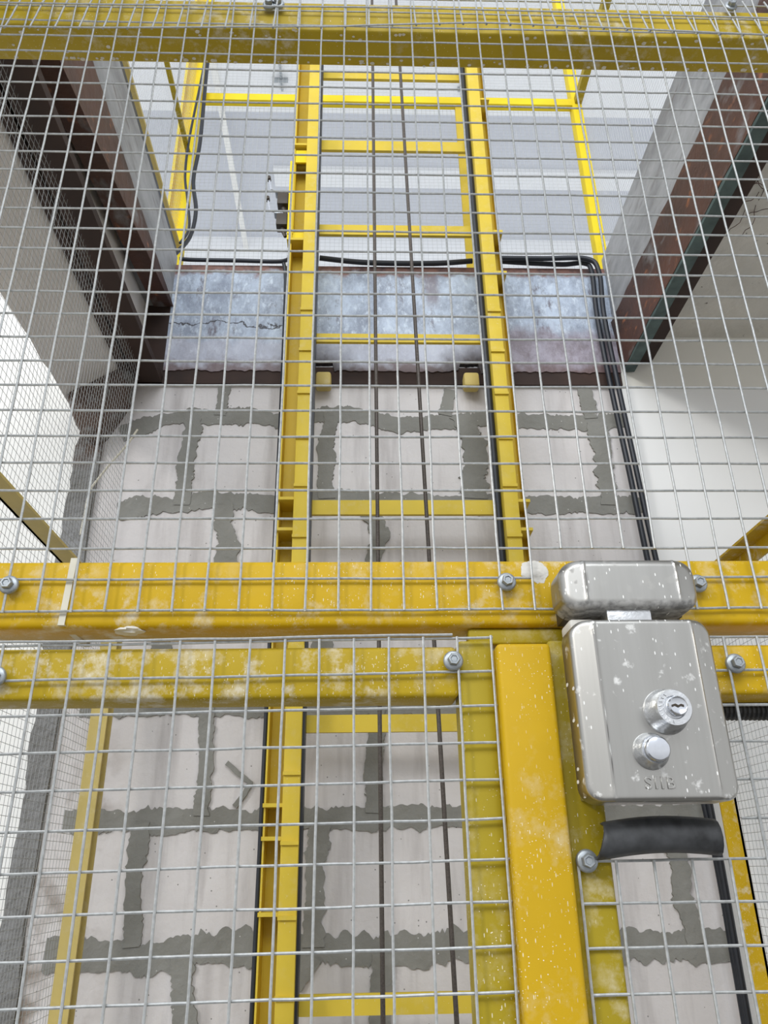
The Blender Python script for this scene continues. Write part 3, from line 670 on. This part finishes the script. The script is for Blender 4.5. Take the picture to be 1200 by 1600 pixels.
fine(s1, 'X', -.474, .63, 1.44, .9, 2.50, .0127, .00036, 'wire_fine', .012, 3)
s2 = thing('side_screen', (.63, 1.42, 0), 'right side cage screen of fine wire mesh on a yellow angle frame', 'screen')
MB().box(.641, .645, 1.40, 1.432, 0, 1.975).box(.616, .645, 1.400, 1.404, 0, 1.975).build('post', 'yel', s2)
MB().box(.641, .645, .62, 1.40, 1.945, 1.975).box(.612, .645, .62, 1.40, 1.971, 1.975).build('side_rail', 'yel', s2)
fine(s2, 'X', .653, .63, 1.44, .9, 1.975, .0127, .00036, 'wire_fine', .010, 9)

# ------------------------------------------------------------------ upper storey cage
gap_shade = tag(MB().box(-.452, -.444, .3, 1.49, 2.866, 2.892).build('shadow_gap_strip', 'black', None), 'black strip standing for the shadow gap along the top of the left grey steel beam', 'strip')  # black strip set in for the shade in the gap below the sill rail
u = thing('upper_screen', (.09, 1.6, 2.87), 'bright yellow upper cage frame with fine mesh above the beam', 'screen')
MB().box(-.510, -.503, 1.575, 1.60, 2.80, 4.3).box(-.503, -.456, 1.595, 1.60, 2.80, 4.3).box(-.470, -.456, 1.570, 1.595, 2.80, 4.3).build('post', 'yel_bright', u)
MB().box(.636, .664, 1.588, 1.62, 2.80, 4.3).build('post', 'yel_bright', u, bevel=.001)
MB().box(-.47, .655, 1.59, 1.612, 3.556, 3.582).build('crossrail', 'yel_bright', u)
MB().box(.288, .312, 1.60, 1.612, 2.85, 3.556).build('back_stile', 'yel_mast', u)
MB().box(-.470, -.456, .62, 1.60, 2.960, 2.968).build('sill_rail', 'yel_pale', u)
MB().box(-.476, -.464, .62, 1.60, 3.31, 3.318).build('side_rail', 'yel_stile', u)
MB().box(.644, .664, .62, 1.60, 3.560, 3.585).build('side_rail', 'yel_stile', u)
fine(u, 'Y', 1.628, -.47, .65, 2.87, 4.25, .0127, .00030, 'wire_fine_light', .002, 5)
fine(u, 'X', -.482, .63, 1.62, 2.97, 4.25, .0127, .00030, 'wire_fine_light', .004, 6)
fine(u, 'X', .670, .63, 1.62, 2.90, 4.25, .0127, .00030, 'wire_fine_light', .004, 8)

# ------------------------------------------------------------------ small things
tag(MB().tube([(-.548, 1.44, 2.11), (-.545, 1.44, 2.19), (-.540, 1.438, 2.215), (-.515, 1.44, 2.262), (-.482, 1.442, 2.315), (-.465, 1.442, 2.352)], .0022, 6).build('loose_wire', 'tie', None, smooth=True), 'pale loose wire curling up in the corner between block wall and left screen', 'wire')
for (x, y, lab) in ((-.39, 2.745, 'small grey bracket on the upper ceiling left of the mast'), (.57, 2.78, 'small grey bracket on the upper ceiling right of the mast')):
    tag(MB().box(x - .05, x + .03, y, y + .012, 5.196, 5.222).box(x - .01, x + .0, y - .09, y + .07, 5.205, 5.222).build('ceiling_bracket', 'bolt', None), lab, 'bracket')
fb = MB()
for k in range(9):
    x = .735 + random.uniform(-.02, .03); y = 1.05 + random.uniform(-.10, .08); p = Vector((x, y, 2.638)); pl = [p]; a = random.uniform(0, 6)
    for q in range(7):
        a += random.uniform(-.7, .7); p = p + Vector((math.cos(a) * .010, math.sin(a) * .010, random.uniform(-.004, .001))); p.z = min(p.z, 2.6385); pl.append(p)
    fb.tube(pl, .0007, 5)
tag(fb.build('dried_fibres', 'rust', None), 'thin brown dried fibres stuck under the beige slab on the right', 'fibres', kind='stuff')
for nm, par, (x, y, z), (a, b_, c_) in (('plaster_lump', en, (.139, .580, 1.7135), (.010, .0022, .009)), ('plaster_lump', en, (-.175, .587, 1.669), (.012, .008, .003))):
    mb = MB(); vs_ = []; fs = []; n1, n2 = 10, 16
    for i in range(n1 + 1):
        for j in range(n2):
            t1 = math.pi * i / n1; t2 = 2 * math.pi * j / n2; d = Vector((math.sin(t1) * math.cos(t2), math.sin(t1) * math.sin(t2), math.cos(t1)))
            k = 1 + .5 * noise.noise(d * 2.0 + Vector((x * 50, 0, 0))); vs_.append((x + d.x * a * k, y + d.y * b_ * k, z + d.z * c_ * k))
    for i in range(n1):
        for j in range(n2): fs.append((i * n2 + j, i * n2 + (j + 1) % n2, (i + 1) * n2 + (j + 1) % n2, (i + 1) * n2 + j))
    mb.add(vs_, fs).build(nm, 'soffit', par, smooth=True)

for o in bpy.data.objects:
    if '_w' in o: del o['_w']
